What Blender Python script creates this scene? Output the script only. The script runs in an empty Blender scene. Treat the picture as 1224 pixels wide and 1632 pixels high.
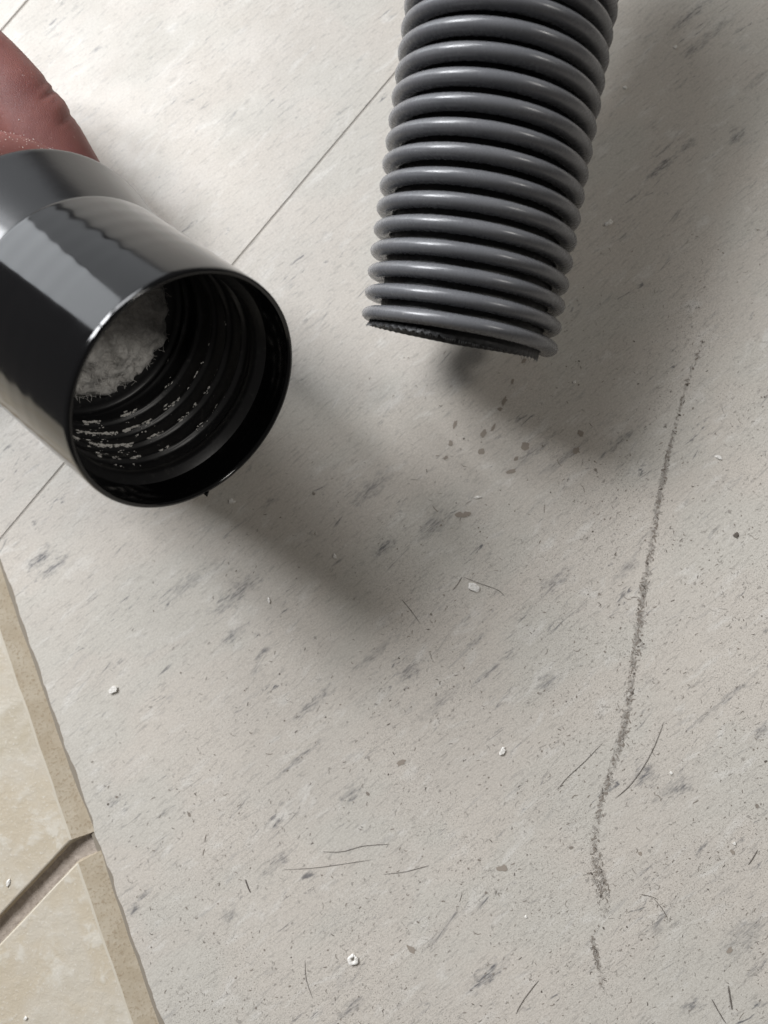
import bpy, bmesh, math, random
import numpy as np
from mathutils import Vector, Matrix, noise

R = math.radians
random.seed(7)
rng = np.random.default_rng(7)
S = bpy.context.scene
COL = S.collection

# ------------------------------------------------------------------ camera
FPX, W0, H0 = 1226.0, 1224, 1632          # focal length in photo pixels, photo size
TILT, D0 = R(8.0), 0.206                  # lean of the phone, distance to the floor along the axis
td = Vector((-0.6, 0.8, 0.0))
FWD = (td * math.sin(TILT) + Vector((0, 0, -math.cos(TILT)))).normalized()
RGT = (Vector((1, 0, 0)) - FWD * FWD.x).normalized()
UP = RGT.cross(FWD).normalized()
CAM = -FWD * D0

cd = bpy.data.cameras.new('camera')
cam = bpy.data.objects.new('camera', cd)
COL.objects.link(cam)
S.camera = cam
M3 = Matrix((RGT, UP, -FWD)).transposed()
cam.matrix_world = Matrix.Translation(CAM) @ M3.to_4x4()
cd.sensor_fit = 'VERTICAL'
cd.sensor_height = 36.0
cd.lens = 36.0 * FPX / H0
cd.clip_start, cd.clip_end = 0.005, 50.0
cd.dof.use_dof = True
cd.dof.focus_distance = 0.182
cd.dof.aperture_fstop = cd.lens / 1000 / 0.0022   # 2.2 mm pupil


def at(px, py, Z):
    """point seen at a photo pixel at depth Z along the optical axis"""
    return CAM + FWD * Z + RGT * ((px - W0 / 2) / FPX * Z) + UP * (-(py - H0 / 2) / FPX * Z)


def fl(px, py, z=0.0):
    """point of the floor seen at a photo pixel"""
    r = FWD + RGT * ((px - W0 / 2) / FPX) + UP * (-(py - H0 / 2) / FPX)
    return CAM + r * ((z - CAM.z) / r.z)


def camdir(x, ydown, z):
    return (RGT * x - UP * ydown + FWD * z).normalized()


# ------------------------------------------------------------------ light
wd = bpy.data.worlds.new('World')
S.world = wd
wd.use_nodes = True
bg = wd.node_tree.nodes['Background']
bg.inputs[0].default_value = (1.0, 0.95, 0.90, 1)
bg.inputs[1].default_value = 0.055


def lamp(name, pos, target, sx, sy, watts, color, spin=0.0):
    l = bpy.data.lights.new(name, 'AREA')
    l.shape = 'RECTANGLE'
    l.size, l.size_y = sx, sy
    l.energy = watts
    l.color = color
    o = bpy.data.objects.new(name, l)
    COL.objects.link(o)
    o.location = pos
    q = (Vector(target) - Vector(pos)).to_track_quat('-Z', 'Y')
    o.rotation_euler = (q.to_matrix() @ Matrix.Rotation(spin, 3, 'Z')).to_euler()
    return o


def dirpos(az, el, d):
    return Vector((math.cos(R(az)) * math.cos(R(el)), math.sin(R(az)) * math.cos(R(el)), math.sin(R(el)))) * d


# an upright window door of two bright panes up and to the left, a paler pane beside it towards
# the far side of the frame, and a smaller window high up to the right
def upright(name, az, dist, width, z0, z1, watts, color):
    p = Vector((math.cos(R(az)) * dist, math.sin(R(az)) * dist, (z0 + z1) / 2))
    return lamp(name, p, (0, 0, p.z), width, z1 - z0, watts, color)


upright('lower_window_pane_light', 136.5, 0.68, 0.26, 0.012, 0.42, 0.76, (0.92, 0.96, 1.0))
for az in (150.0, 137.0):
    upright('upper_window_pane_light', az, 0.68, 0.132, 0.45, 0.90, 4.7, (0.955, 0.972, 1.0))
upright('pale_window_pane_light', 113.5, 0.76, 0.30, 0.012, 0.44, 0.22, (0.92, 0.96, 1.0))
upright('pale_upper_pane_light', 114.0, 0.76, 0.336, 0.50, 0.96, 3.9, (0.955, 0.972, 1.0))
lamp('far_window_light', dirpos(4, 50, 1.4), (0, 0, 0), 0.18, 0.24, 2.4, (1.0, 0.97, 0.92))

S.view_settings.view_transform = 'Standard'
S.view_settings.look = 'None'
S.view_settings.exposure = 0.52
S.view_settings.gamma = 1.0
S.render.engine = 'CYCLES'
S.cycles.max_bounces = 8


# ------------------------------------------------------------------ helpers
def tag(o, label=None, cat=None, group=None, kind=None):
    if label: o['label'] = label
    if cat: o['category'] = cat
    if group: o['group'] = group
    if kind: o['kind'] = kind
    return o


def empty(name, loc):
    o = bpy.data.objects.new(name, None)
    o.empty_display_size = 0.01
    COL.objects.link(o)
    o.location = loc
    return o


def mesh_obj(name, verts, faces, mats, parent=None, smooth=True, origin=None, mat_ids=None):
    me = bpy.data.meshes.new(name)
    org = Vector(origin) if origin is not None else Vector((0, 0, 0))
    v = np.asarray(verts, dtype=float) - np.array(org)
    me.from_pydata(v.tolist(), [], faces)
    if not isinstance(mats, (list, tuple)): mats = [mats]
    for m in mats: me.materials.append(m)
    if mat_ids is not None:
        me.polygons.foreach_set('material_index', mat_ids)
    if smooth:
        me.polygons.foreach_set('use_smooth', [True] * len(me.polygons))
    me.update()
    o = bpy.data.objects.new(name, me)
    COL.objects.link(o)
    o.location = org
    if parent is not None:
        o.parent = parent
        o.location = org - parent.location
    return o


def grid_faces(nu, nv, close_u=False, off=0):
    """index quads of an nu x nv grid (v fastest)"""
    F = []
    for i in range(nu if close_u else nu - 1):
        a, b = i * nv, ((i + 1) % nu) * nv
        for j in range(nv - 1):
            F.append((off + a + j, off + b + j, off + b + j + 1, off + a + j + 1))
    return F


def fix_normals(o):
    bm = bmesh.new(); bm.from_mesh(o.data)
    bmesh.ops.recalc_face_normals(bm, faces=bm.faces)
    bm.to_mesh(o.data); bm.free()


class G:
    """short hand for node trees"""
    def __init__(s, name):
        s.m = bpy.data.materials.new(name)
        s.m.use_nodes = True
        s.t = s.m.node_tree
        s.p = s.t.nodes['Principled BSDF']
        s.out = s.t.nodes['Material Output']

    def n(s, typ, **kw):
        x = s.t.nodes.new(typ)
        for k, v in kw.items(): setattr(x, k, v)
        return x

    def put(s, sock, v):
        if isinstance(v, bpy.types.NodeSocket): s.t.links.new(v, sock)
        elif isinstance(v, (tuple, list)) and len(v) == 3 and sock.type == 'RGBA': sock.default_value = (*v, 1)
        else: sock.default_value = v

    def math(s, op, a, b=None, c=None, clamp=False):
        x = s.n('ShaderNodeMath', operation=op, use_clamp=clamp)
        s.put(x.inputs[0], a)
        if b is not None: s.put(x.inputs[1], b)
        if c is not None: s.put(x.inputs[2], c)
        return x.outputs[0]

    def ramp(s, v, lo, hi, a=0.0, b=1.0):
        x = s.n('ShaderNodeMapRange', interpolation_type='SMOOTHSTEP')
        s.put(x.inputs[0], v); s.put(x.inputs[1], lo); s.put(x.inputs[2], hi)
        s.put(x.inputs[3], a); s.put(x.inputs[4], b)
        return x.outputs[0]

    def mix(s, f, a, b, mode='MIX'):
        x = s.n('ShaderNodeMix', data_type='RGBA', blend_type=mode)
        s.put(x.inputs[0], f); s.put(x.inputs[6], a); s.put(x.inputs[7], b)
        return x.outputs[2]

    def coord(s, scale=(1, 1, 1), rot=(0, 0, 0), loc=(0, 0, 0), vec=None):
        if vec is None:
            vec = s.n('ShaderNodeTexCoord').outputs['Object']
        r = s.n('ShaderNodeMapping'); s.put(r.inputs[0], vec); r.inputs[2].default_value = rot
        m = s.n('ShaderNodeMapping'); s.put(m.inputs[0], r.outputs[0])
        m.inputs[1].default_value = loc; m.inputs[3].default_value = scale
        return m.outputs[0]

    def noise(s, vec, scale, detail=3, rough=0.55, dist=0.0):
        x = s.n('ShaderNodeTexNoise')
        s.put(x.inputs['Vector'], vec); s.put(x.inputs['Scale'], scale)
        s.put(x.inputs['Detail'], detail); s.put(x.inputs['Roughness'], rough); s.put(x.inputs['Distortion'], dist)
        return x.outputs['Fac']

    def bump(s, h, dist, strength=1.0, normal=None):
        x = s.n('ShaderNodeBump')
        s.put(x.inputs['Height'], h); x.inputs['Distance'].default_value = dist; x.inputs['Strength'].default_value = strength
        if normal is not None: s.put(x.inputs['Normal'], normal)
        return x.outputs[0]

    def set(s, **kw):
        names = dict(color='Base Color', rough='Roughness', normal='Normal', spec='Specular IOR Level', coat='Coat Weight',
                     coatr='Coat Roughness', sss='Subsurface Weight', sssr='Subsurface Radius', ssss='Subsurface Scale', sheen='Sheen Weight', alpha='Alpha')
        for k, v in kw.items(): s.put(s.p.inputs[names[k]], v)
        return s.m


def plain(name, color, rough, spec=0.5):
    return G(name).set(color=color, rough=rough, spec=spec)


# ------------------------------------------------------------------ floor materials
GRAIN = math.atan2(0.64, 0.77)            # direction of the streaks printed in the vinyl


def vinyl_material():
    g = G('marbled_vinyl')
    base = g.coord()
    al = g.coord(rot=(0, 0, -GRAIN))                                    # x runs along the grain
    # broad clouds of warm, pinkish and greenish grey
    c1 = g.noise(g.coord(vec=al, scale=(22, 38, 1)), 1.0, 2, 0.5, 0.4)
    c2 = g.noise(g.coord(vec=al, scale=(30, 45, 1), loc=(7.3, 2.1, 0)), 1.0, 2, 0.5, 0.6)
    col = g.mix(g.ramp(c1, 0.42, 0.58), (0.560, 0.519, 0.464), (0.540, 0.513, 0.462))
    col = g.mix(g.ramp(c2, 0.50, 0.62, 0, 0.75), col, (0.545, 0.506, 0.454))
    # cloudy light wisps
    w = g.noise(g.coord(vec=al, scale=(90, 260, 1), loc=(3, 9, 0)), 1.0, 4, 0.6, 0.6)
    col = g.mix(g.ramp(w, 0.54, 0.72, 0, 0.55), col, (0.67, 0.65, 0.61))
    # faint grey streaks
    f = g.noise(g.coord(vec=al, scale=(75, 420, 1), loc=(1, 4, 0)), 1.0, 4, 0.62, 0.5)
    col = g.mix(g.ramp(f, 0.60, 0.76, 0, 0.42), col, (0.27, 0.265, 0.265))
    # very fine brushed streaks everywhere
    f0 = g.noise(g.coord(vec=al, scale=(260, 1500, 1), loc=(11, 3, 0)), 1.0, 3, 0.6, 0.3)
    col = g.mix(g.ramp(f0, 0.53, 0.70, 0, 0.46), col, (0.30, 0.28, 0.255))
    # dark blue-grey dashes, gathered in patches
    f2 = g.noise(g.coord(vec=al, scale=(110, 620, 1), loc=(5, 14, 0)), 1.0, 5, 0.7, 1.3)
    pm = g.noise(g.coord(vec=al, scale=(45, 70, 1), loc=(2, 8, 0)), 1.0, 2, 0.55)
    acc = g.math('MULTIPLY', g.ramp(f2, 0.57, 0.70), g.ramp(pm, 0.48, 0.64))
    al2 = g.coord(rot=(0, 0, -GRAIN - 0.16))
    f3 = g.noise(g.coord(vec=al2, scale=(45, 300, 1), loc=(15, 2, 0)), 1.0, 5, 0.7, 1.0)
    pm2 = g.noise(g.coord(vec=al, scale=(26, 40, 1), loc=(12, 5, 0)), 1.0, 2, 0.55)
    acc = g.math('MAXIMUM', acc, g.math('MULTIPLY', g.ramp(f3, 0.60, 0.74), g.ramp(pm2, 0.43, 0.58, 0, 1.0)))
    # the larger printed flecks: pixel centre, half length, half width (photo pixels), strength
    tear = g.noise(g.coord(vec=al, scale=(330, 2300, 1), loc=(9, 4, 0)), 1.0, 4, 0.65, 0.5)
    wob = g.noise(g.coord(vec=al, scale=(420, 900, 1), loc=(1, 6, 0)), 1.0, 3, 0.6)
    rip = g.ramp(tear, 0.40, 0.60, 0.25, 1.0)
    for (px, py, L, Wd, st) in FLECKS:
        L, Wd = L * 1.15, Wd * 1.1
        c = fl(px, py); k = abs(c.z - CAM.z) / FPX
        cx = c.x * math.cos(GRAIN) + c.y * math.sin(GRAIN)
        cy = -c.x * math.sin(GRAIN) + c.y * math.cos(GRAIN)
        m = g.coord(vec=al, loc=(-cx / (L * k), -cy / (Wd * k), 0), scale=(1 / (L * k), 1 / (Wd * k), 0))
        ln = g.n('ShaderNodeVectorMath', operation='LENGTH'); g.put(ln.inputs[0], m)
        e = g.math('ADD', ln.outputs['Value'], g.math('MULTIPLY', g.math('SUBTRACT', wob, 0.5), 3.0))
        acc = g.math('MAXIMUM', acc, g.math('MULTIPLY', g.ramp(e, 1.2, 0.0, 0, st), rip))
    col = g.mix(g.math('MULTIPLY', acc, 0.95), col, (0.120, 0.120, 0.128))
    # ground-in specks, faded towards the upper left in place of overexposure and soft focus
    sx = g.n('ShaderNodeSeparateXYZ'); g.put(sx.inputs[0], base)
    glare_fade = g.math('ADD', g.math('MULTIPLY', sx.outputs[0], 0.72), g.math('MULTIPLY', sx.outputs[1], -0.70))
    glare_fade = g.math('MULTIPLY', g.ramp(glare_fade, -0.06, 0.06), g.ramp(g.noise(base, 28, 3, 0.6), 0.36, 0.62, 0.35, 1.0))
    s1 = g.noise(g.coord(loc=(3, 3, 0)), 3400, 2, 0.6, 0.4)
    s2 = g.noise(g.coord(vec=al, scale=(1100, 2600, 1), loc=(8, 1, 0)), 1.0, 3, 0.65, 1.2)
    spk = g.math('MAXIMUM', g.ramp(s1, 0.57, 0.67), g.math('MULTIPLY', g.ramp(s2, 0.62, 0.72), 0.8))
    col = g.mix(g.math('MULTIPLY', g.math('MULTIPLY', spk, glare_fade), 0.95), col, (0.20, 0.178, 0.155))
    # fine grain of the sheet
    gr = g.noise(g.coord(vec=al, scale=(1500, 2600, 1)), 1.0, 3, 0.7)
    col = g.mix(g.ramp(gr, 0.28, 0.72, 0, 1), g.mix(1.0, col, (0.84, 0.83, 0.82), 'MULTIPLY'), g.mix(1.0, col, (1.05, 1.05, 1.05), 'MULTIPLY'))
    h1 = g.noise(g.coord(vec=al, scale=(420, 900, 1)), 1.0, 5, 0.62)
    h2 = g.noise(g.coord(vec=al, scale=(60, 110, 1)), 1.0, 2, 0.5)
    nb = g.bump(g.math('ADD', h1, g.math('MULTIPLY', h2, 1.5)), 0.00016, 0.38)
    rg = g.ramp(g.noise(base, 60, 4, 0.6), 0.3, 0.7, 0.36, 0.52)
    return g.set(color=col, rough=rg, normal=nb, spec=0.45)


FLECKS = [(62, 892, 30, 12, 1), (84, 905, 36, 9, .9), (378, 945, 50, 16, .8), (300, 930, 40, 10, .6), (372, 1012, 26, 9, .8),
          (612, 872, 22, 9, 1), (590, 780, 40, 14, .7), (690, 838, 34, 14, .75), (775, 1556, 34, 12, 1), (560, 1606, 26, 10, .8),
          (872, 1088, 20, 12, .7), (1028, 1236, 18, 16, 1), (1088, 1254, 20, 9, 1), (1068, 1258, 26, 10, .6), (500, 1120, 40, 8, .8),
          (478, 1208, 46, 5, .7), (560, 1265, 18, 9, .8), (652, 1070, 22, 13, .8), (600, 1040, 44, 8, .55), (182, 1278, 12, 7, 1),
          (214, 1449, 12, 8, .9), (440, 1376, 30, 10, .7), (366, 1458, 14, 12, .6), (882, 930, 30, 11, .75), (1000, 905, 24, 10, .6),
          (1100, 24, 46, 8, .9), (1130, 60, 60, 9, .55), (1052, 268, 36, 6, 1), (1092, 235, 20, 6, .9), (1174, 218, 18, 8, .9),
          (1105, 78, 26, 10, .6), (1205, 130, 24, 8, .5), (985, 705, 48, 6, .8), (900, 730, 40, 6, .7), (850, 720, 36, 8, .7),
          (1150, 1120, 60, 5, .8), (1215, 1165, 18, 9, .9), (1190, 1490, 46, 22, .5), (1100, 1602, 16, 6, 1), (1205, 1545, 20, 7, .8),
          (780, 1070, 46, 4, .8), (700, 1120, 40, 9, .5), (760, 1020, 30, 5, .7), (430, 800, 16, 6, .6), (335, 120, 10, 9, .0)]


def ceramic_material(name, edge=False):
    g = G(name)
    b = g.coord()
    n1 = g.noise(b, 42, 4, 0.55, 0.5)
    n2 = g.noise(b, 160, 4, 0.6, 0.3)
    n3 = g.noise(b, 1400, 3, 0.6)
    if not edge:
        col = g.mix(g.ramp(n1, 0.38, 0.62), (0.50, 0.435, 0.335), (0.535, 0.490, 0.415))
        col = g.mix(g.ramp(n2, 0.50, 0.68, 0, 0.75), col, (0.61, 0.575, 0.505))
        col = g.mix(g.ramp(n1, 0.52, 0.68, 0, 0.6), col, (0.40, 0.335, 0.225))
        col = g.mix(g.ramp(n3, 0.58, 0.70, 0, 0.5), col, (0.66, 0.63, 0.57))
        h = g.math('ADD', n2, g.math('MULTIPLY', n3, 0.25))
        return g.set(color=col, rough=0.42, normal=g.bump(h, 0.0007, 0.5), spec=0.5)
    col = g.mix(g.ramp(n2, 0.35, 0.65), (0.405, 0.34, 0.25), (0.46, 0.40, 0.31))
    col = g.mix(g.ramp(n3, 0.52, 0.66, 0, 0.7), col, (0.30, 0.235, 0.16))
    col = g.mix(g.ramp(n1, 0.56, 0.7, 0, 0.4), col, (0.33, 0.25, 0.16))
    return g.set(color=col, rough=0.75, normal=g.bump(n3, 0.0002, 0.5), spec=0.3)


MAT_PALE_EDGE = plain('pale_glaze_edge', (0.58, 0.53, 0.44), 0.45)  # thin paler line along the top of the tile bevel
MAT_VINYL = vinyl_material()
MAT_CERAMIC = ceramic_material('beige_ceramic_glaze')
MAT_EDGE = ceramic_material('bare_ceramic_edge', True)
g = G('grey_brown_grout')
nn = g.noise(g.coord(), 900, 4, 0.65)
MAT_GROUT = g.set(color=g.mix(g.ramp(nn, 0.3, 0.7), (0.30, 0.255, 0.215), (0.40, 0.345, 0.295)), rough=0.9, normal=g.bump(nn, 0.0006, 0.8), spec=0.2)
MAT_DIRT = plain('dark_dirt', (0.12, 0.103, 0.088), 0.9, 0.2)
MAT_DIRT2 = plain('brown_dirt', (0.235, 0.205, 0.175), 0.9, 0.2)
MAT_DIRT3 = plain('grey_dirt', (0.335, 0.310, 0.278), 0.9, 0.2)
MAT_STAIN = plain('brown_stain', (0.29, 0.25, 0.21), 0.7, 0.3)
MAT_HAIR = plain('dark_hair', (0.13, 0.112, 0.098), 0.5)
g = G('white_crumb')
nn = g.noise(g.coord(), 1800, 3, 0.6)
MAT_CRUMB = g.set(color=g.mix(g.ramp(nn, 0.3, 0.7), (0.62, 0.59, 0.54), (0.85, 0.83, 0.79)), rough=0.55, normal=g.bump(nn, 0.0003, 0.6))

# ------------------------------------------------------------------ floor geometry
floor = mesh_obj('floor', [(-0.25, -0.9, -0.0042), (0.9, -0.9, -0.0042), (0.9, 0.9, -0.0042), (-0.25, 0.9, -0.0042)], [(0, 1, 2, 3)], MAT_GROUT, smooth=False)
tag(floor, 'grey brown bed of grout under the floor tiles', kind='structure')


def v2(p): return np.array((p[0], p[1]))


A1, A2 = v2(fl(635, 110)), v2(fl(0, 860))
d1 = (A1 - A2) / np.linalg.norm(A1 - A2)
n1 = np.array((d1[1], -d1[0]))                                       # towards the lower right of the photo
B0 = v2(fl(27, 20))
E1, E2 = v2(fl(0, 893)), v2(fl(258, 1632))
d3 = (E2 - E1) / np.linalg.norm(E2 - E1)
n3 = np.array((-d3[1], d3[0]))                                       # towards the right of the photo (vinyl side)
if n3[0] < 0: n3 = -n3


def clip(poly, p, n):
    """keep the side of the line through p that n points to"""
    out = []
    for i in range(len(poly)):
        a, b = poly[i], poly[(i + 1) % len(poly)]
        da, db = np.dot(a - p, n), np.dot(b - p, n)
        if da >= 0: out.append(a)
        if (da >= 0) != (db >= 0): out.append(a + (b - a) * da / (da - db))
    return out


def ccw(poly):
    a = sum(poly[i][0] * poly[(i + 1) % len(poly)][1] - poly[(i + 1) % len(poly)][0] * poly[i][1] for i in range(len(poly)))
    return poly if a > 0 else poly[::-1]


BIG = [np.array(q) for q in ((-0.24, -0.84), (0.84, -0.84), (0.84, 0.84), (-0.24, 0.84))]


def roughen(poly, line_p, line_n, amp, step=0.0012):
    """break up the polygon edge that lies on a given line"""
    out = []
    for i in range(len(poly)):
        a, b = poly[i], poly[(i + 1) % len(poly)]
        out.append(a)
        if abs(np.dot(a - line_p, line_n)) < 1e-6 and abs(np.dot(b - line_p, line_n)) < 1e-6:
            n = int(np.linalg.norm(b - a) / step)
            for k in range(1, n):
                q = a + (b - a) * k / n
                w = noise.fractal(Vector((q[0] * 180, q[1] * 180, 3)), 1.0, 2.0, 4) * amp
                w += max(0, noise.noise(Vector((q[0] * 45, q[1] * 45, 9)))) * amp * 1.2
                out.append(q + line_n * w)
    return out


def slab(name, poly, top, bottom, bev, mats, edge_id=0):
    """a tile: flat top, bevelled rim, straight sides"""
    poly = ccw(poly)
    n = len(poly)
    c = sum(poly) / n
    V, F, ids = [], [], []
    inner = []
    for i in range(n):
        a, b, d = poly[i - 1], poly[i], poly[(i + 1) % n]
        e1, e2 = b - a, d - b
        m1 = np.array((-e1[1], e1[0])) / (np.linalg.norm(e1) + 1e-12)
        m2 = np.array((-e2[1], e2[0])) / (np.linalg.norm(e2) + 1e-12)
        m = m1 + m2; m /= max(0.7, np.dot(m, m) ** 0.5) * max(0.6, np.dot(m / np.linalg.norm(m), m1))
        inner.append(b + m * bev)
    for q in inner: V.append((q[0], q[1], top))
    for q in poly: V.append((q[0], q[1], top - bev * 0.7))
    for q in poly: V.append((q[0], q[1], bottom))
    F.append(tuple(range(n))); ids.append(0)
    for lv in (0, 1):
        for i in range(n):
            j = (i + 1) % n
            F.append((lv * n + i, (lv + 1) * n + i, (lv + 1) * n + j, lv * n + j)); ids.append(edge_id)
    o = mesh_obj(name, V, F, mats, floor, smooth=False, mat_ids=ids)
    return o


gap = 0.00028
# vinyl: the big tile at the lower right, the strip behind it and the corner at the upper left
tA = clip(clip(BIG, A2 + n1 * gap, n1), E1 + n3 * 0.0002, n3)
tA = roughen(ccw(tA), E1 + n3 * 0.0002, n3, 0.0006)
tB = clip(clip(clip(BIG, A2 - n1 * gap, -n1), B0 + n1 * gap, n1), E1 + n3 * 0.0002, n3)
tC = clip(clip(BIG, B0 - n1 * gap, -n1), E1 + n3 * 0.0002, n3)
vt = slab('vinyl_tile', tA, 0.0, -0.004, 0.00018, [MAT_VINYL])
slab('vinyl_tile', tB, -0.00005, -0.004, 0.00018, [MAT_VINYL])
slab('vinyl_tile', tC, 0.0, -0.004, 0.00018, [MAT_VINYL])

MAT_SEAM = plain('seam_dirt', (0.36, 0.335, 0.30), 0.9, 0.2)


def seam(p, d):
    n = np.array((-d[1], d[0])) * 0.0006
    a, b = p - d * 0.62, p + d * 0.5
    mesh_obj('seam_filler', [(*(a - n), -0.00022), (*(b - n), -0.00022), (*(b + n), -0.00022), (*(a + n), -0.00022)], [(0, 1, 2, 3)], MAT_SEAM, floor, smooth=False)


seam(A2 + d1 * 0.4, d1)
seam(B0 + d1 * 0.4, d1)
MAT_SEAM2 = plain('threshold_dirt', (0.24, 0.21, 0.17), 0.9, 0.2)
qa, qb, qn = E1 - d3 * 0.5 - n3 * 0.0003, E1 + d3 * 0.6 - n3 * 0.0003, n3 * 0.0012
mesh_obj('seam_filler', [(*(qa - qn), -0.00075), (*(qb - qn), -0.00075), (*(qb + qn), -0.00045), (*(qa + qn), -0.00045)], [(0, 1, 2, 3)], MAT_SEAM2, floor, smooth=False)

# ceramic tiles to the left of the threshold, with a wide worn bevel along it
G1, G2 = v2(fl(-20, 1504)), v2(fl(118, 1358))
d4 = (G2 - G1) / np.linalg.norm(G2 - G1)
n4 = np.array((d4[1], -d4[0]))
if n4[1] > 0: n4 = -n4                                              # towards the bottom of the photo
TOPC = 0.0013


def ceramic(sign):
    """sign -1 the upper tile, +1 the lower one"""
    hw = 0.0023
    e = E1 - n3 * 0.0007
    outer = clip(clip(BIG, e, -n3), G1 + n4 * hw * sign, n4 * sign)
    # the groove opens out where it meets the threshold
    outer = ccw(outer)
    foot = outer
    chn = 0.0056 if sign < 0 else 0.0062
    inner = clip(clip(BIG, e - n3 * chn, -n3), G1 + n4 * (hw + 0.0007) * sign, n4 * sign)
    inner = ccw(inner)
    mid = ccw(clip(clip(BIG, e - n3 * (chn - 0.0005), -n3), G1 + n4 * (hw + 0.0004) * sign, n4 * sign))

    def order(poly):
        # start at the corner where bevel and groove meet
        k = min(range(len(poly)), key=lambda i: abs(np.dot(poly[i] - e, n3)) + abs(np.dot(poly[i] - G1, n4)))
        return poly[k:] + poly[:k]
    loops = [order(inner), order(mid), order(foot), order(foot)]
    hs = [TOPC, TOPC - 0.00018, -0.0008, -0.0042]
    if len({len(l) for l in loops}) != 1: raise RuntimeError('tile loops differ')
    # refine every edge so that the bevel can wander
    V, F, ids = [], [], []
    ring = []
    n = len(loops[0])
    SUB = 400
    for li, l in enumerate(loops):
        r_ = []
        for i in range(n):
            a, b = l[i], l[(i + 1) % n]
            for k in range(SUB):
                q = a + (b - a) * k / SUB
                z = hs[li]
                w = noise.fractal(Vector((q[0] * 90, q[1] * 90, 1.7 * sign)), 1.0, 2.0, 3)
                if li in (0, 1):
                    q = q + (c_in(l) - q) * 0.0 + n3 * w * 0.00025
                if li == 2:
                    z += w * 0.0002
                t = min(1.0, max(0.0, (np.dot(q - e, n3) + chn) / chn))
                fall = math.exp(-(np.dot(q - G1, n4) / 0.009) ** 2)
                q = q + n4 * 0.0030 * t * fall
                r_.append((q[0], q[1], z))
        ring.append(r_)
    m = n * SUB
    for r_ in ring: V += r_
    F.append(tuple(range(m))); ids.append(0)
    for lv in range(len(ring) - 1):
        for i in range(m):
            j = (i + 1) % m
            F.append((lv * m + i, (lv + 1) * m + i, (lv + 1) * m + j, lv * m + j))
            ids.append(2 if lv == 0 else 1)
    return mesh_obj('ceramic_tile', V, F, [MAT_CERAMIC, MAT_EDGE, MAT_PALE_EDGE], floor, smooth=False, mat_ids=ids)


def c_in(l): return sum(l) / len(l)


ceramic(-1)
ceramic(1)


def strip(p, d, length, width, z, name):
    """a slightly lumpy bed of grout"""
    n = np.array((-d[1], d[0]))
    nu, nv = int(length / 0.0012), 7
    V = []
    for i in range(nu):
        for j in range(nv):
            q = p + d * (length * i / (nu - 1)) + n * width * (j / (nv - 1) - 0.5)
            dip = -0.0006 * (1 - ((j / (nv - 1) - 0.5) * 2) ** 2)
            V.append((q[0], q[1], z + dip + noise.fractal(Vector((q[0] * 300, q[1] * 300, 0)), 1, 2, 3) * 0.0003))
    return mesh_obj(name, V, grid_faces(nu, nv), MAT_GROUT, floor)


strip(G1 - d4 * 0.1, d4, 0.1 + np.linalg.norm(G2 - G1) + 0.009, 0.012, -0.0010, 'grout_joint')


# ------------------------------------------------------------------ marks, fibres and dirt lying on the vinyl
class Marks:
    def __init__(s): s.V, s.F, s.I = [], [], []

    def dash(s, p, ang, ln, wd, bend, mid, z=0.00006):
        n = 4
        a = len(s.V)
        z += random.random() * 0.00005
        x, y = p[0] - math.cos(ang) * ln / 2, p[1] - math.sin(ang) * ln / 2
        for i in range(n):
            t = i / (n - 1)
            w = wd * (0.35 + 0.65 * math.sin(math.pi * (0.12 + 0.76 * t))) / 2
            q = ang + bend * (t - 0.5)
            nx, ny = -math.sin(q), math.cos(q)
            s.V += [(x + nx * w, y + ny * w, z), (x - nx * w, y - ny * w, z)]
            x += math.cos(q) * ln / (n - 1); y += math.sin(q) * ln / (n - 1)
        for i in range(n - 1):
            s.F.append((a + 2 * i + 1, a + 2 * i + 3, a + 2 * i + 2, a + 2 * i)); s.I.append(mid)

    def blot(s, p, r, mid, ang=0, asp=1.0, z=0.00006, n=9):
        a = len(s.V)
        z += random.random() * 0.00005
        s.V.append((p[0], p[1], z))
        for i in range(n):
            t = 2 * math.pi * i / n
            q = r * random.uniform(0.6, 1.25)
            u, v = math.cos(t) * q * asp, math.sin(t) * q
            s.V.append((p[0] + u * math.cos(ang) - v * math.sin(ang), p[1] + u * math.sin(ang) + v * math.cos(ang), z))
        for i in range(n):
            s.F.append((a, a + 1 + i, a + 1 + (i + 1) % n)); s.I.append(mid)

    def build(s, name, parent, mats):
        return mesh_obj(name, s.V, s.F, mats, parent, smooth=False, mat_ids=s.I)


DM = [MAT_DIRT, MAT_DIRT2, MAT_DIRT3]
PX = D0 / FPX                                                        # metres per photo pixel on the floor
mk = Marks()
count = 0
while count < 3000:
    px, py = random.uniform(-40, W0 + 40), random.uniform(350, H0 + 40)
    # dirt specks, thinned out towards the upper left to stand in for glare
    dens = max(0.0, min(1.0, (px * 0.75 + py * 0.72 - 820) / 620))
    cl = noise.noise(Vector((px / 150, py / 150, 4.0))) * 0.5 + 0.55
    if random.random() > dens * cl: continue
    p = fl(px, py)
    if np.dot(v2(p) - E1, n3) < 0.002 or np.dot(v2(p) - A2, n1) < 0.001: continue
    mid = random.choices((0, 1, 2), (0.06, 0.34, 0.60))[0]
    if random.random() < 0.30:
        mk.blot(p, random.uniform(0.6, 1.5) * PX * (1.0 if random.random() < 0.9 else 1.9), mid, random.uniform(0, 3), random.uniform(1, 1.6), n=6)
    else:
        ang = GRAIN + random.gauss(0, 0.7) if random.random() < 0.55 else random.uniform(0, math.pi)
        mk.dash(p, ang, random.uniform(2.5, 6.5) * PX * (1 if random.random() < 0.95 else 2.4), random.uniform(0.7, 1.4) * PX, random.gauss(0, 1.6), mid)
    count += 1
tag(mk.build('dirt_specks', vt, DM), kind='stuff')

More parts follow.
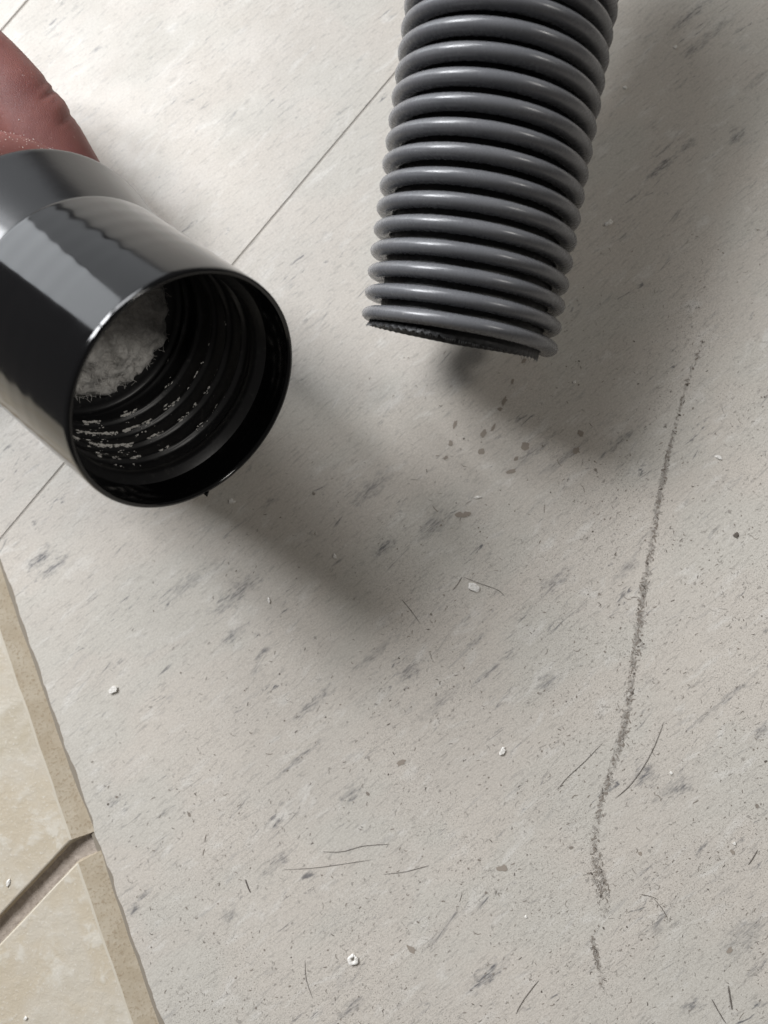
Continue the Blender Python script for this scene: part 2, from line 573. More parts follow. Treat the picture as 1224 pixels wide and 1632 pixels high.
# the long scuff that runs down the right of the photo
sc = Marks()
SC = [(1122, 540, 3, .4), (1104, 585, 4, .5), (1088, 632, 4, .6), (1078, 670, 4, .9), (1066, 720, 5, 1.2), (1058, 755, 6, 1.6), (1047, 815, 6, 1.0),
      (1038, 870, 7, 1.5), (1027, 930, 8, 1.9), (1018, 1000, 8, 1.6), (1008, 1070, 8, 1.5), (1000, 1130, 8, 1.7), (988, 1185, 8, 1.5), (972, 1235, 7, 1.3),
      (957, 1282, 7, 1.2), (949, 1320, 9, .6), (948, 1352, 12, 1.1), (954, 1395, 16, 1.8), (962, 1430, 13, 1.5), (966, 1455, 9, .3), (955, 1474, 3, 0), (943, 1490, 3, 0.3), (945, 1500, 4, 1.2),
      (950, 1525, 5, 1.8), (955, 1545, 6, .9), (960, 1578, 8, .4)]
for (x0, y0, w0, s0), (x1, y1, w1, s1) in zip(SC[:-1], SC[1:]):
    L = math.hypot(x1 - x0, y1 - y0)
    for k in range(int(L * (s0 + s1) * 0.30 * random.uniform(0.5, 1.4))):
        t = random.random()
        w = w0 + (w1 - w0) * t
        px, py = x0 + (x1 - x0) * t + random.gauss(0, w * 0.45), y0 + (y1 - y0) * t
        a = math.atan2(-(y1 - y0), x1 - x0) + random.gauss(0, 0.9)
        mid = random.choices((0, 1, 2), (0.05, 0.50, 0.45))[0]
        if random.random() < 0.5: sc.dash(fl(px, py), a, random.uniform(3, 10) * PX, random.uniform(0.9, 2.0) * PX, random.gauss(0, 0.8), mid, 0.00009)
        else: sc.blot(fl(px, py), random.uniform(0.8, 2.0) * PX, mid, random.uniform(0, 3), 1.4, 0.00009, 6)
tag(sc.build('scuff_mark', vt, DM), kind='stuff')
# the grey smear the scuff is made of, worn through in places
g = G('grey_scuff_smear')
uv = g.n('ShaderNodeTexCoord').outputs['UV']
sp = g.n('ShaderNodeSeparateXYZ'); g.put(sp.inputs[0], uv)
edge = g.math('SUBTRACT', 1.0, g.math('POWER', g.math('ABSOLUTE', sp.outputs[1]), 1.5), clamp=True)
nn = g.noise(g.coord(scale=(1, 0.5, 1)), 900, 4, 0.7)
n2 = g.noise(g.coord(), 110, 2, 0.5)
al_ = g.math('MULTIPLY', g.math('MULTIPLY', g.ramp(nn, 0.40, 0.62), edge), g.math('MULTIPLY', g.ramp(n2, 0.32, 0.62, 0.2, 0.75), sp.outputs[0]))
g.set(color=(0.19, 0.162, 0.138), rough=0.8, spec=0.2, alpha=al_)
V, UVS = [], []
for i, (x, y, w, st) in enumerate(SC):
    x0, y0 = SC[max(i - 1, 0)][:2]; x1, y1 = SC[min(i + 1, len(SC) - 1)][:2]
    n = math.hypot(x1 - x0, y1 - y0)
    ox, oy = -(y1 - y0) / n, (x1 - x0) / n
    for sgn in (-1, 0, 1):
        q = fl(x + ox * w * 0.9 * sgn, y + oy * w * 0.9 * sgn)
        V.append((q.x, q.y, 0.00003)); UVS.append((min(st, 1.8) / 1.8, sgn))
o = mesh_obj('scuff_smear', V, grid_faces(len(SC), 3), g.m, vt, smooth=False)
ul = o.data.uv_layers.new(name='UVMap')
for lp in o.data.loops: ul.data[lp.index].uv = UVS[lp.vertex_index]

# brown spots scattered below the hose and the bolder dirt spots
for (px, py, r, asp, a) in [(735, 821, 6, 1.9, 0), (745, 819, 6, 1.1, 0), (770, 692, 5, 1.9, 1.1), (768, 720, 6, 1.2, 0), (786, 682, 4, 2.0, 1.0), (803, 640, 5, 2.2, 1.2),
                           (797, 652, 5, 1.0, 0), (817, 608, 3, 2.2, 1.2), (835, 575, 4, 1.5, .8), (725, 676, 4, 2.4, 1.3), (718, 706, 4, 1.6, 1.4), (711, 729, 4, 1.4, 1.0),
                           (838, 711, 8, 1.1, 0), (822, 731, 4, 1.6, .6), (925, 690, 7, 1.0, 0), (919, 718, 7, 1.0, 0), (815, 752, 5, 1.9, .3), (640, 1215, 5, 1.9, .4),
                           (800, 1383, 6, 1.6, .1), (655, 1512, 5, 2.2, 2.4), (1020, 1360, 4, 1.2, 0), (1168, 1358, 4, 1.5, 2.0), (1162, 1515, 4, 2.0, .9)]:
    m = Marks()
    m.blot((0, 0), r * PX * 0.8, 0, a, asp, -0.00004, 11)
    p = fl(px, py)
    o = m.build('stain', None, [MAT_STAIN])
    o.location = (p.x, p.y, 0.00012)
    o.parent = vt


def tube(path, rad, name, mat, label, cat, group, seg=6):
    """a thread lying on the floor"""
    pts = [Vector(q) for q in path]
    P = []
    for i in range(len(pts) - 1):                                     # Catmull-Rom
        p0, p1, p2, p3 = pts[max(i - 1, 0)], pts[i], pts[i + 1], pts[min(i + 2, len(pts) - 1)]
        for k in range(6):
            t = k / 6
            P.append(0.5 * ((2 * p1) + (p2 - p0) * t + (2 * p0 - 5 * p1 + 4 * p2 - p3) * t * t + (3 * p1 - p0 - 3 * p2 + p3) * t ** 3))
    P.append(pts[-1])
    V = []
    for i, p in enumerate(P):
        d = (P[min(i + 1, len(P) - 1)] - P[max(i - 1, 0)]).normalized()
        a = d.cross(Vector((0, 0, 1))).normalized(); b = a.cross(d)
        t = i / (len(P) - 1)
        r = rad * (0.3 + 0.7 * min(1, 6 * t, 6 * (1 - t)))
        for k in range(seg):
            q = 2 * math.pi * k / seg
            V.append(tuple(p + a * math.cos(q) * r + b * math.sin(q) * r))
    F = []
    for i in range(len(P) - 1):
        for k in range(seg):
            F.append((i * seg + k, i * seg + (k + 1) % seg, (i + 1) * seg + (k + 1) % seg, (i + 1) * seg + k))
    F.append(tuple(range(seg))[::-1]); F.append(tuple((len(P) - 1) * seg + k for k in range(seg)))
    o = mesh_obj(name, V, F, mat, origin=P[0])
    return tag(o, label, cat, group)


HG = 'hairs and fibres lying on the vinyl'
for pts, r, lab in [
    ([(888, 1258), (905, 1238), (932, 1213), (960, 1184)], .8, 'fine dark hair left of the scuff mark, slanting up to the right'),
    ([(980, 1272), (1000, 1255), (1020, 1230), (1040, 1195), (1058, 1150)], 1.0, 'long curved dark hair right of the scuff mark'),
    ([(515, 1357), (545, 1357), (580, 1348), (622, 1345)], .9, 'dark hair curving nearly level above the other level hairs'),
    ([(450, 1386), (500, 1383), (545, 1377), (592, 1370)], .7, 'long faint hair lying nearly level at lower centre'),
    ([(612, 1393), (640, 1390), (662, 1385), (684, 1379)], .8, 'short dark hair lying level, rightmost of the level hairs'),
    ([(391, 1401), (394, 1410), (399, 1422)], 1.8, 'short thick dark fibre below the long faint level hair'),
    ([(1160, 1570), (1163, 1590), (1166, 1608)], 2.2, 'stubby upright brown fibre at the lower right corner'),
    ([(1134, 1592), (1145, 1612), (1156, 1630)], 1.4, 'slanting brown fibre beside the stubby one at the lower right'),
    ([(1192, 1378), (1200, 1366), (1207, 1354)], 1.2, 'short dark fibre near the right edge'),
    ([(822, 1615), (835, 1592), (858, 1562)], 1.0, 'straight dark hair at the bottom left of the scuff mark'),
    ([(721, 941), (730, 930), (736, 919)], .9, 'short dark hair left of the white flake'),
    ([(737, 919), (765, 930), (793, 940), (804, 950)], .8, 'dark bent hair touching the white flake'),
    ([(1020, 1425), (1036, 1428), (1048, 1433)], 1.0, 'short dark fibre right of the widest part of the scuff'),
    ([(1042, 1432), (1055, 1448), (1064, 1464)], .8, 'thin slanting hair below the short fibre beside the scuff'),
    ([(640, 955), (655, 973), (670, 994)], .8, 'thin dark hair sloping down right at the centre'),
    ([(486, 1530), (488, 1560), (498, 1590)], .7, 'faint upright hair left of the ring shaped crumb'),
]:
    tube([Vector((*v2(fl(*q)), r * PX * 0.42 + 0.00008)) for q in pts], r * PX * 0.42, 'hair', MAT_HAIR, lab, 'hair', HG)


def crumb(px, py, L, Wd, Hh, ang, lab, seed, mat=None, name='crumb', cat='crumb', hole=False):
    """a chip of dried matter: lumpy, longer than wide (sizes in photo pixels)"""
    bm = bmesh.new()
    if hole:
        nu, nv = 28, 10
        vs = []
        for i in range(nu):
            t = i / nu * math.tau
            gapf = 0.45 if abs(((t - 0.9 + math.pi) % math.tau) - math.pi) < 0.35 else 1.0
            for j in range(nv):
                q = j / nv * math.tau
                rr = 0.62 + 0.36 * gapf * math.cos(q)
                vs.append(bm.verts.new((rr * math.cos(t), rr * math.sin(t), 0.5 * gapf * math.sin(q))))
        for i in range(nu):
            for j in range(nv):
                bm.faces.new((vs[i * nv + j], vs[((i + 1) % nu) * nv + j], vs[((i + 1) % nu) * nv + (j + 1) % nv], vs[i * nv + (j + 1) % nv]))
    else:
        bmesh.ops.create_icosphere(bm, subdivisions=2, radius=1.0)
    for v in bm.verts:
        k = noise.fractal(v.co * 1.5 + Vector((seed * 3.1, 0, seed)), 1.0, 2.0, 3)
        v.co *= 1 + (0.2 if hole else 0.75) * k
        v.co.z = max(-0.5, min(0.5, v.co.z)) * 1.6
        v.co = Vector((v.co.x * L / 2.3 * PX, v.co.y * Wd / 2.3 * PX, v.co.z * Hh / 3.2 * PX))
    bmesh.ops.rotate(bm, verts=bm.verts, cent=(0, 0, 0), matrix=Matrix.Rotation(ang, 3, 'Z'))
    zmin = min(v.co.z for v in bm.verts)
    for v in bm.verts: v.co.z -= zmin
    me = bpy.data.meshes.new(name)
    bm.to_mesh(me); bm.free()
    me.materials.append(mat or MAT_CRUMB)
    me.polygons.foreach_set('use_smooth', [len(me.polygons) > 0 and False] * len(me.polygons))
    o = bpy.data.objects.new(name, me)
    COL.objects.link(o)
    p = fl(px, py)
    o.location = (p.x, p.y, 0.00002)
    return tag(o, lab, cat, 'crumbs lying on the vinyl')


crumb(755, 936, 22, 13, 6, -0.35, 'flat white flake with a dark hair across it, right of centre', 1)
crumb(563, 1528, 19, 19, 9, 0.2, 'ring shaped white crumb at the bottom centre', 2, hole=True)
crumb(801, 1197, 14, 9, 7, 0.9, 'small oval white crumb left of the middle of the scuff mark', 3)
crumb(181, 1099, 16, 12, 8, 0.8, 'white crumb near the beige tile edge', 4)
crumb(970, 356, 15, 9, 8, 0.5, 'white chip lying right of the grey hose', 5)
crumb(370, 799, 11, 8, 6, 0.2, 'white crumb just under the open cuff rim', 6)
crumb(534, 887, 6, 8, 5, 0.2, 'tiny white grain between cuff and hose', 7)
crumb(429, 957, 5, 9, 5, 0.1, 'tiny white grain in the shadow of the cuff', 8)
crumb(1076, 76, 6, 6, 5, 0.1, 'round whitish grain near the top right corner', 9)
crumb(996, 141, 8, 8, 6, 0.3, 'round whitish grain beside the upper hose', 10)
crumb(915, 609, 6, 5, 4, 0.3, 'tiny white grain in the dark shadow under the hose end', 11)
crumb(761, 793, 13, 4, 4, 0.15, 'thin white splinter below the hose shadow', 12)
crumb(1145, 729, 12, 6, 5, -0.5, 'pale bent chip right of the scuff mark', 13)
crumb(1173, 853, 9, 8, 5, 0.3, 'round black grain near the right edge', 14, MAT_DIRT, 'grit')
crumb(1069, 1232, 5, 5, 4, 0.3, 'tiny white grain by the curved hair right of the scuff', 15)
crumb(1170, 1344, 6, 5, 4, 0.3, 'tiny white grain near the right edge beside a dark spot', 16)
crumb(838, 1461, 4, 4, 3, 0.3, 'tiny white grain left of the widest part of the scuff', 17)
crumb(18, 1404, 6, 13, 5, -0.3, 'white grain on the beige tile above the groove', 18).location.z = TOPC
crumb(46, 1618, 6, 6, 5, -0.3, 'pale grain on the beige tile below the groove', 19).location.z = TOPC

# ------------------------------------------------------------------ the grey hose
g = G('grey_vinyl_coil')
b = g.coord()
nz = g.noise(b, 700, 3, 0.6)
cl = g.noise(b, 70, 3, 0.6)
hc = g.mix(g.ramp(cl, 0.35, 0.65), (0.118, 0.120, 0.128), (0.138, 0.139, 0.146))
sp_ = g.noise(g.coord(loc=(4, 4, 4)), 1300, 2, 0.5)
hc = g.mix(g.math('MULTIPLY', g.ramp(sp_, 0.70, 0.76), g.ramp(cl, 0.45, 0.6)), hc, (0.22, 0.215, 0.21))
MAT_COIL = g.set(color=hc, rough=g.ramp(nz, 0.3, 0.7, 0.20, 0.32), spec=0.5, normal=g.bump(g.noise(b, 160, 2, 0.5), 0.00010, 0.25))
g = G('black_hose_wall')
wv = g.noise(g.coord(), 1500, 2, 0.6)
MAT_WALL = g.set(color=(0.012, 0.012, 0.013), rough=0.5, normal=g.bump(wv, 0.0003, 0.5))

ZE, ZT = 0.1820, 0.1703
HA, HB = at(730, 541, ZE), at(818, -20, ZT)
ax = (HB - HA).normalized()                                          # from the cut end upwards
eu = ax.cross(camdir(0, 0, -1)).normalized()                          # left/right across the hose
ev = eu.cross(ax).normalized()                                        # towards the viewer
if ev.dot(camdir(0, 0, -1)) < 0: ev = -ev
if eu.dot(RGT) < 0: eu = -eu
HR, WR, PITCH = 0.0211, 0.00166, 0.00479
HLEN = (HB - HA).length + 0.075
hose = empty('vacuum_hose', HA)
tag(hose, 'grey ribbed vacuum hose with its black cut end lying on the floor', 'hose')

# coil: angle 0 points right, pi/2 towards the viewer, pi left
V = []
seg, per = 14, 96
turns = HLEN / PITCH
th0 = -0.35
N = int(turns * per)
for i in range(N):
    th = th0 + i / per * math.tau
    s = (i / per) * PITCH + 0.0002 + 0.00012 * noise.noise(Vector((i * 0.02, 0, 0)))
    rad = HR + 0.00010 * noise.noise(Vector((i * 0.013, 5, 0)))
    er = eu * math.cos(th) + ev * math.sin(th)
    c = HA + ax * s + er * rad
    tw = min(1.0, 0.25 + i / 7.0)
    for k in range(seg):
        q = k / seg * math.tau
        V.append(tuple(c + (er * math.cos(q) * 0.00228 + ax * math.sin(q) * WR) * tw))
F = []
for i in range(N - 1):
    for k in range(seg):
        F.append((i * seg + k, i * seg + (k + 1) % seg, (i + 1) * seg + (k + 1) % seg, (i + 1) * seg + k))
F.append(tuple(range(seg)))
o = mesh_obj('spiral_rib', V, F, MAT_COIL, hose, origin=HA)
fix_normals(o)

# wall between the ribs, cut off raggedly at the end
nu = 260
V = []
prof_s = [-1.0, -0.6, -0.2, 0.2, 1.0]
for i in range(nu):
    th = i / nu * math.tau
    er = eu * math.cos(th) + ev * math.sin(th)
    lead = ((th - th0) / math.tau % 1.0) * PITCH
    tooth = 0.00024 * (abs(((i * 0.5) % 2) - 1) - 0.5) * 2 + 0.00025 * noise.noise(Vector((i * 0.9, 2, 0)))
    left = max(0.0, -math.cos(th))
    s_end = -0.00085 - 0.0012 * math.cos(th) - 0.0009 * math.sin(th) + 0.0009 * max(0.0, math.cos(th)) * max(0.0, -math.sin(th)) ** 0.5 + tooth * (0.7 + 0.5 * math.sin(th))
    r_in = 0.0181
    for s, r in ((s_end, 0.0190 + 0.0028 * left), (s_end + 0.0006, 0.0192 + 0.0022 * left), (s_end + 0.0016, 0.0192 + 0.0006 * left), (0.0024, 0.0192), (0.02, 0.0192), (HLEN - 0.01, 0.0192),
                 (HLEN - 0.01, r_in), (0.02, r_in), (0.003, r_in), (s_end + 0.0006, r_in + 0.0002 + 0.0024 * left), (s_end, 0.0190 + 0.0028 * left)):
        V.append(tuple(HA + ax * s + er * r))
o = mesh_obj('inner_wall', V, grid_faces(nu, 11, True), MAT_WALL, hose, origin=HA)
fix_normals(o)
# frayed threads of the cut
fr = []
FF = []
for k in range(150):
    th = random.uniform(math.pi * 0.02, math.pi * 1.02)
    er = eu * math.cos(th) + ev * math.sin(th)
    left = max(0.0, -math.cos(th))
    p = HA + ax * (-0.00085 - 0.0012 * math.cos(th) - 0.0009 * math.sin(th)) + er * (0.0191 + 0.0028 * left)
    d = (-ax * random.uniform(0.4, 1.0) + er * random.gauss(0.1, 0.4) + ev.cross(er) * random.gauss(0, 0.5)).normalized()
    L = random.uniform(0.0003, 0.0009) * (1.6 if math.cos(th) > 0.55 and random.random() < 0.2 else 1)
    a = d.cross(er).normalized() * 0.00008
    n = len(fr)
    fr += [tuple(p - a), tuple(p + a), tuple(p + er * 0.00012), tuple(p + d * L)]
    FF += [(n, n + 1, n + 3), (n + 1, n + 2, n + 3), (n + 2, n, n + 3)]
MAT_FRAY = plain('frayed_black_thread', (0.10, 0.10, 0.10), 0.5)
tag(mesh_obj('frayed_edge', fr, FF, MAT_FRAY, hose, smooth=False, origin=HA), kind='stuff')

# ------------------------------------------------------------------ the black cuff
g = G('glossy_black_plastic')
b = g.coord()
sm = g.noise(b, 90, 3, 0.6)
MAT_BLACK = g.set(color=(0.0035, 0.0035, 0.004), rough=g.ramp(sm, 0.35, 0.7, 0.08, 0.13), spec=0.55, normal=g.bump(g.noise(b, 45, 2, 0.5), 0.0004, 0.25))
g = G('satin_black_plastic')
b = g.coord()
MAT_COLLAR = g.set(color=(0.010, 0.010, 0.011), rough=0.20, spec=0.6, normal=g.bump(g.noise(b, 600, 3, 0.6), 0.00004, 0.4))
g = G('dusty_black_inside')
b = g.coord()
dn = g.noise(b, 500, 4, 0.65)
MAT_IN = g.set(color=g.mix(g.ramp(dn, 0.55, 0.8, 0, 0.4), (0.013, 0.013, 0.014), (0.10, 0.097, 0.092)), rough=0.38, spec=0.5, normal=g.bump(dn, 0.0001, 0.4))

AZ, TL = R(-143.7), R(60.5)
cax = camdir(math.sin(TL) * math.cos(AZ), math.sin(TL) * math.sin(AZ), math.cos(TL))     # from the mouth backwards
CO = at(306.6, 633.0, 0.151)
ca = cax.cross(Vector((0, 0, 1))).normalized()
cb = cax.cross(ca).normalized()
if cb.z < 0: cb = -cb; ca = -ca
cuff = empty('hose_cuff', CO)
tag(cuff, 'black plastic hose cuff held in a hand, its threaded mouth open', 'hose cuff')


def lathe(name, prof, mat, nu=160, ripple=None, parent=cuff):
    """prof: (distance from the mouth, radius) in mm"""
    V = []
    for i in range(nu):
        th = i / nu * math.tau
        er = ca * math.cos(th) + cb * math.sin(th)
        for (L, r) in prof:
            if ripple: L, r = ripple(L, r, th)
            V.append(tuple(CO + cax * (L / 1000) + er * (r / 1000)))
    o = mesh_obj(name, V, grid_faces(nu, len(prof), True), mat, parent, origin=CO)
    fix_normals(o)
    return o


def smooth_prof(keys, step=0.5):
    out = []
    for (a, b) in zip(keys[:-1], keys[1:]):
        n = max(1, int(abs(b[0] - a[0]) / step))
        for k in range(n):
            t = k / n
            out.append((a[0] + (b[0] - a[0]) * t, a[1] + (b[1] - a[1]) * t))
    out.append(keys[-1])
    return out


TP = 5.35                                                              # thread pitch, mm


def sink(L, r, th):
    """the thread inside telegraphs through the moulded wall"""
    if 10 < L < 37:
        k = math.cos((L / TP - th / math.tau) * math.tau)
        e = min(1, (L - 10) / 3, (37 - L) / 2)
        r += 0.010 * k * e
    return L, r


# body: from the inner lip over the rounded rim to the step at the collar
body = [(8.6, 23.9), (5, 24.15), (1.0, 24.35), (0.35, 24.5), (0.08, 24.75), (0.0, 25.05), (0.1, 25.35), (0.4, 25.55), (1.0, 25.65)]
body += smooth_prof([(1.4, 25.67), (37.0, 26.82)], 0.45) + [(37.5, 26.82), (37.85, 26.72), (38.0, 26.5), (38.02, 25.4), (38.1, 22.0)]
lathe('cuff_body', body, MAT_BLACK, 220, sink)
# collar: widens towards the hand
coll = [(36.5, 25.8), (38.3, 26.15), (40, 26.55), (44, 27.5), (50, 28.95), (55.5, 30.3), (56.4, 30.55), (56.8, 30.6), (57.0, 30.45), (57.05, 30.2), (57.0, 29.0), (56, 27.5), (50, 25.5), (45, 24)]
lathe('collar', coll, MAT_COLLAR, 160)


def thread(L, r, th):
    if 12.0 <= L <= 37:
        u = (L / TP - th / math.tau) % 1.0
        d = min(u, 1 - u)
        e = min(1, (L - 12) / 1.5, (37 - L) / 1.5)
        r -= 1.25 * e * math.exp(-(d / 0.10) ** 2)
        r += 0.02 * noise.noise(Vector((L, th * 9, 0)))
    return L, r


inner = [(7.2, 24.1), (7.3, 24.0), (8.9, 22.75), (9.3, 22.5), (10.9, 22.4), (11.4, 23.0)] + smooth_prof([(12.0, 23.3), (37.0, 22.6)], 0.33) + \
        [(37.6, 22.0), (38.0, 21.0), (38.2, 17.5), (39, 17.0), (60, 16.4), (90, 16.4)]
lathe('inner_thread', inner, MAT_IN, 240, thread)
# the narrower pipe behind the collar that the hand holds
pipe = [(44, 20.5), (60, 20.5), (95, 20.0), (110, 20.0), (110, 17.0), (44, 17.0)]
lathe('grip_tube', pipe, MAT_COLLAR, 96)
# flash left on the rim by the mould


def cpt(L, r, th):
    er = ca * math.cos(th) + cb * math.sin(th)
    return CO + cax * (L / 1000) + er * (r / 1000)


def cuff_theta(px, py):
    """angle round the cuff whose rim point lies nearest a photo pixel"""
    best = None
    for i in range(720):
        th = i / 720 * math.tau
        p = cpt(0, 25.3, th) - CAM
        Z = p.dot(FWD)
        x, y = W0 / 2 + FPX * p.dot(RGT) / Z, H0 / 2 - FPX * p.dot(UP) / Z
        e = math.hypot(x - px, y - py)
        if best is None or e < best[0]: best = (e, th)
    return best[1]


th_f = cuff_theta(334, 797)
mesh_obj('mould_flash', [tuple(cpt(*q)) for q in ((-0.1, 25.3, th_f - 0.03), (0.8, 25.6, th_f - 0.03), (0.5, 25.5, th_f + 0.02), (-0.5, 26.1, th_f + 0.005), (-0.4, 25.2, th_f))],
         [(0, 1, 3), (1, 2, 3), (2, 4, 3), (4, 0, 3), (0, 4, 2, 1)], MAT_BLACK, cuff, smooth=False, origin=CO)

# ------------------------------------------------------------------ lint plug and dust in the cuff
g = G('grey_lint')
b = g.coord()
ln = g.noise(b, 420, 5, 0.7, 1.2)
MAT_LINT = g.set(color=g.mix(g.ramp(ln, 0.3, 0.7), (0.56, 0.54, 0.51), (0.86, 0.84, 0.80)), rough=1.0, spec=0.1, sheen=0.3, normal=g.bump(ln, 0.0006, 0.6))
th_l = cuff_theta(108, 640)                                            # the side the plug leans on
V = []
nr, na = 34, 120
for i in range(na):
    th = i / na * math.tau
    for j in range(nr):
        rr = j / (nr - 1)
        edge = 18.6 + 1.2 * noise.noise(Vector((math.cos(th) * 2, math.sin(th) * 2, 1))) + 0.5 * noise.noise(Vector((math.cos(th) * 9, math.sin(th) * 9, 4)))
        r = rr * edge
        x, y = r * math.cos(th), r * math.sin(th)
        h = 36.8 - 2.6 * (1 - rr ** 4) + 2.2 * noise.fractal(Vector((x * 0.22, y * 0.22, 0)), 1.0, 2.0, 5) + 3.0 * max(0, rr - 0.9) * 10 * 0.4
        V.append(tuple(cpt(h, r, th)))
o = mesh_obj('lint_clump', V, grid_faces(na, nr, True), MAT_LINT, origin=cpt(37, 0, 0))
fix_normals(o)
lf, lff = [], []
for k in range(1300):
    th, rr = random.uniform(0, math.tau), math.sqrt(random.random())
    r = rr * 17.6
    x, y = r * math.cos(th), r * math.sin(th)
    h = 36.6 - 2.6 * (1 - rr ** 4) + 2.2 * noise.fractal(Vector((x * 0.22, y * 0.22, 0)), 1.0, 2.0, 5)
    p = cpt(h - random.uniform(0.05, 0.7), r, th)
    d = Vector((random.gauss(0, 1), random.gauss(0, 1), random.gauss(0, 1))).normalized()
    for q in range(4):
        n = len(lf)
        d2 = (d + Vector((random.gauss(0, 1), random.gauss(0, 1), random.gauss(0, 1))) * 0.35).normalized()
        a = d.cross(cax).normalized() * 0.000045
        e = p + d * 0.00042
        lf += [tuple(p - a), tuple(p + a), tuple(e + a), tuple(e - a)]
        lff.append((n, n + 1, n + 2, n + 3))
        p, d = e, d2
tag(mesh_obj('lint_fibres', lf, lff, MAT_LINT, o, smooth=False, origin=o.location), kind='stuff')
tag(o, 'grey fluffy lint plug packed in the back of the black cuff', 'lint')

MAT_DUST = plain('pale_dust', (0.80, 0.78, 0.74), 0.95, 0.2)
dv, df = [], []


def grain(p, r, stretch=None, q=1.0):
    n = len(dv)
    oct_ = [Vector((1, 0, 0)), Vector((-1, 0, 0)), Vector((0, 1, 0)), Vector((0, -1, 0)), Vector((0, 0, 1)), Vector((0, 0, -1))]
    rot = Matrix.Rotation(random.uniform(0, 6), 3, Vector((random.random(), random.random(), 1)))
    for w in oct_:
        w = rot @ w * r * random.uniform(0.6, 1.3)
        if stretch is not None: w = w + stretch * w.dot(stretch) * q
        dv.append(tuple(p + w))
    for f in ((0, 2, 4), (2, 1, 4), (1, 3, 4), (3, 0, 4), (2, 0, 5), (1, 2, 5), (3, 1, 5), (0, 3, 5)):
        df.append(tuple(n + k for k in f))


th_d = cuff_theta(260, 808)                                            # lowest visible wall
for k in range(3200):
    th = random.gauss(th_d + 0.05, 0.62)
    turn = random.choice((2, 3, 3, 4, 4, 5, 5, 6))
    L = (turn + th / math.tau) * TP
    if noise.noise(Vector((th * 5, turn * 3.3, 0))) < -0.02: continue
    if not 13 < L < 36: continue
    L += random.gauss(-0.12, 0.14) if random.random() < 0.8 else random.uniform(-2.5, 2.5)
    _, r = thread(L, 23.3 - 0.7 * (L - 12) / 25, th)
    tang = (-ca * math.sin(th) + cb * math.cos(th))
    grain(cpt(L, r - 0.03, th), random.choice((0.00004, 0.00005, 0.00006, 0.00008, 0.0001, 0.00018, 0.00028)) * random.uniform(0.7, 1.2), tang, random.choice((0, 0.5, 1, 2)))
tag(mesh_obj('dust', dv, df, MAT_DUST, cuff, smooth=False, origin=CO), kind='stuff')

# ------------------------------------------------------------------ the hand
g = G('skin')
b = g.coord()
s1 = g.noise(b, 60, 4, 0.6)
vo = g.n('ShaderNodeTexVoronoi', feature='DISTANCE_TO_EDGE'); g.put(vo.inputs['Vector'], g.coord(scale=(1, 1.6, 1))); vo.inputs['Scale'].default_value = 1500
fine = g.noise(b, 1100, 4, 0.6)
sk = g.mix(g.ramp(s1, 0.35, 0.65), (0.165, 0.060, 0.053), (0.225, 0.092, 0.080))
sk = g.mix(g.ramp(fine, 0.66, 0.74, 0, 0.5), sk, (0.6, 0.5, 0.45))
hgt = g.math('ADD', g.ramp(vo.outputs['Distance'], 0.0, 0.12), g.math('MULTIPLY', fine, 0.7))
MAT_SKIN = g.set(color=sk, rough=0.5, normal=g.bump(hgt, 0.0001, 0.4), spec=0.25, sss=0.4, sssr=(0.006, 0.0025, 0.0015), ssss=1.0)


def skin_mesh(name, verts, edges, radii, root, mat, sub=4):
    me = bpy.data.meshes.new(name)
    me.from_pydata([tuple(v) for v in verts], edges, [])
    o = bpy.data.objects.new(name, me)
    COL.objects.link(o)
    m = o.modifiers.new('skin', 'SKIN'); m.use_smooth_shade = True
    sv = me.skin_vertices[0].data
    for i, r in enumerate(radii):
        sv[i].radius = (r, r) if not isinstance(r, tuple) else r
        sv[i].use_root = (i == root)
    s = o.modifiers.new('sub', 'SUBSURF'); s.levels = s.render_levels = sub
    dg = bpy.context.evaluated_depsgraph_get()
    new = bpy.data.meshes.new_from_object(o.evaluated_get(dg))
    bpy.data.objects.remove(o)
    org = Vector(verts[root])
    for v in new.vertices: v.co -= org
    new.materials.clear(); new.materials.append(mat)
    new.polygons.foreach_set('use_smooth', [True] * len(new.polygons))
    r = bpy.data.objects.new(name, new)
    COL.objects.link(r)
    r.location = org
    return r


HV, HE, HRR = [], [], []


def hv(p, r, prev=None):
    HV.append(Vector(p)); HRR.append(r)
    if prev is not None: HE.append((prev, len(HV) - 1))
    return len(HV) - 1


def chain(pts, prev):
    for (px, py, Z, r) in pts:
        prev = hv(at(px, py, Z), r / 1000, prev)
    return prev


wrist = hv(at(-560, 60, 0.196), 0.024)
palm0 = hv(at(-430, 90, 0.196), 0.026, wrist)
palm1 = hv(at(-330, 90, 0.197), 0.024, palm0)
# index finger laid along the far side of the collar
k_i = hv(at(-230, 20, 0.197), 0.0125, palm1)
chain([(-130, 30, .196, 12.0), (-60, 80, .195, 11.2), (-4, 132, .194, 11.0), (32, 172, .1935, 10.8), (50, 196, .1935, 10.6), (68, 220, .1935, 10.5), (90, 254, .194, 10.0), (126, 304, .195, 9.0), (165, 365, .197, 8.0), (185, 400, .198, 5.5)], k_i)
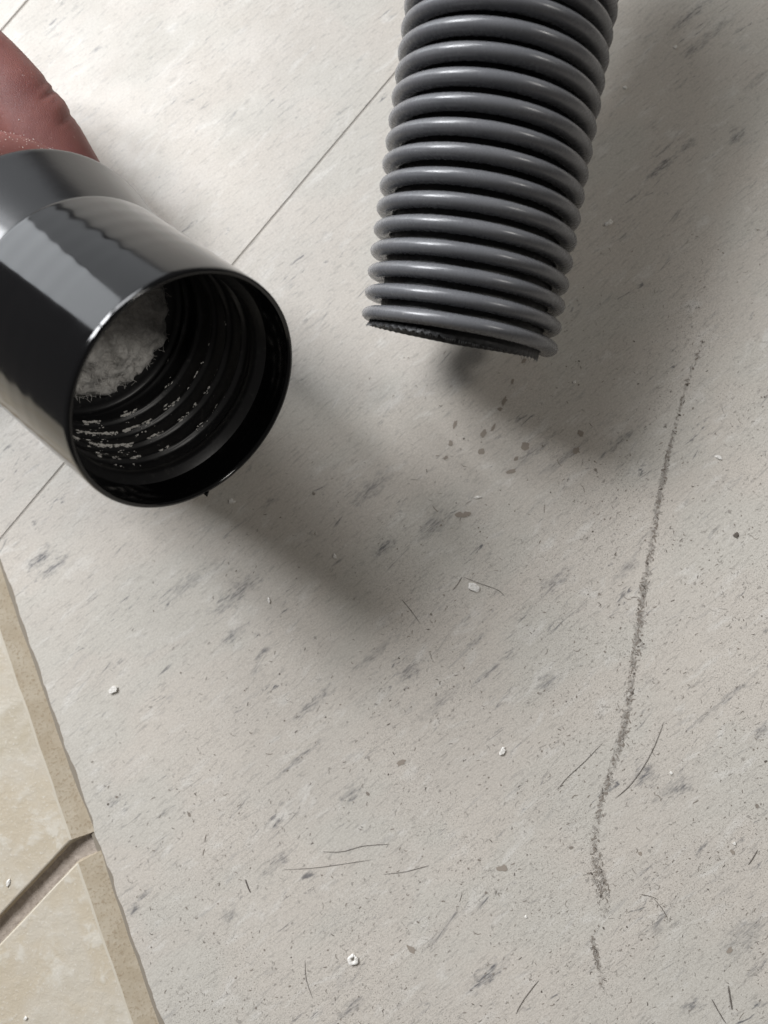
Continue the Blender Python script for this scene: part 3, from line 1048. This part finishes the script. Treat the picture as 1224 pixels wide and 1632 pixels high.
# middle, ring and little fingers curl round the pipe on the far side
chain([(-235, 130, .203, 11), (-170, 210, .208, 9.5), (-80, 330, .211, 9), (-60, 440, .207, 8.5), (-90, 510, .200, 7)], palm1)
chain([(-320, 190, .204, 10.5), (-270, 290, .209, 9.2), (-190, 400, .211, 8.6), (-170, 490, .206, 8), (-200, 550, .199, 6.8)], palm1)
chain([(-430, 230, .203, 10), (-380, 330, .208, 8.4), (-310, 430, .209, 7.8), (-290, 500, .204, 7), (-310, 540, .199, 6)], palm0)
# thumb across the near side, its tip against the back of the collar
chain([(-330, 190, .182, 13.5), (-220, 250, .172, 11.5), (-120, 275, .170, 10), (-40, 275, .1735, 9.8), (20, 278, .1775, 9.6), (75, 288, .181, 8.0), (110, 300, .184, 5.0)], palm1)
person = skin_mesh('person', HV, HE, HRR, 0, MAT_SKIN)
tag(person, 'bare hand holding the black cuff from behind, index finger along its side', 'person')
# knuckle creases of the index finger
me = person.data
for v in me.vertices:
    w = person.location + v.co - CAM
    Z = w.dot(FWD)
    px, py = W0 / 2 + FPX * w.dot(RGT) / Z, H0 / 2 - FPX * w.dot(UP) / Z
    if not (20 < px < 220 and 40 < py < 320) or Z < 0.180: continue
    t = (px - 60) * 0.55 + (py - 90) * 0.835
    side_ = (px - 60) * 0.835 - (py - 90) * 0.55                       # towards the outside of the finger
    k = max(0.0, min(1.0, (side_ + 40) / 40))
    d = 0.0
    for t0, wd_, dp in ((40, 7, 0.5), (58, 5, 1.0), (84, 9, -0.5), (108, 6, 0.9), (122, 6, 0.3)):
        d += dp * math.exp(-((t - t0 + 0.12 * side_) / wd_) ** 2)
    v.co -= v.normal * d * 0.0007 * k

# plaster dust caught on the skin beside the collar
dv, df = [], []
vis = []
for v in me.vertices:
    w = person.location + v.co - CAM
    Z = w.dot(FWD)
    px, py = W0 / 2 + FPX * w.dot(RGT) / Z, H0 / 2 - FPX * w.dot(UP) / Z
    if -20 < px < 120 and 190 < py < 260 and Z < 0.184 and v.normal.dot(FWD) < -0.1:
        vis.append((v.co.copy(), v.normal.copy()))
for k in range(160 if vis else 0):
    c, nrm = random.choice(vis)
    grain(person.location + c + nrm * 0.00003 + Vector((random.gauss(0, 1), random.gauss(0, 1), random.gauss(0, 1))) * 0.0002, random.choice((0.00004, 0.00006, 0.00009, 0.00014)))
if vis:
    tag(mesh_obj('dust', dv, df, MAT_DUST, person, smooth=False, origin=person.location), kind='stuff')
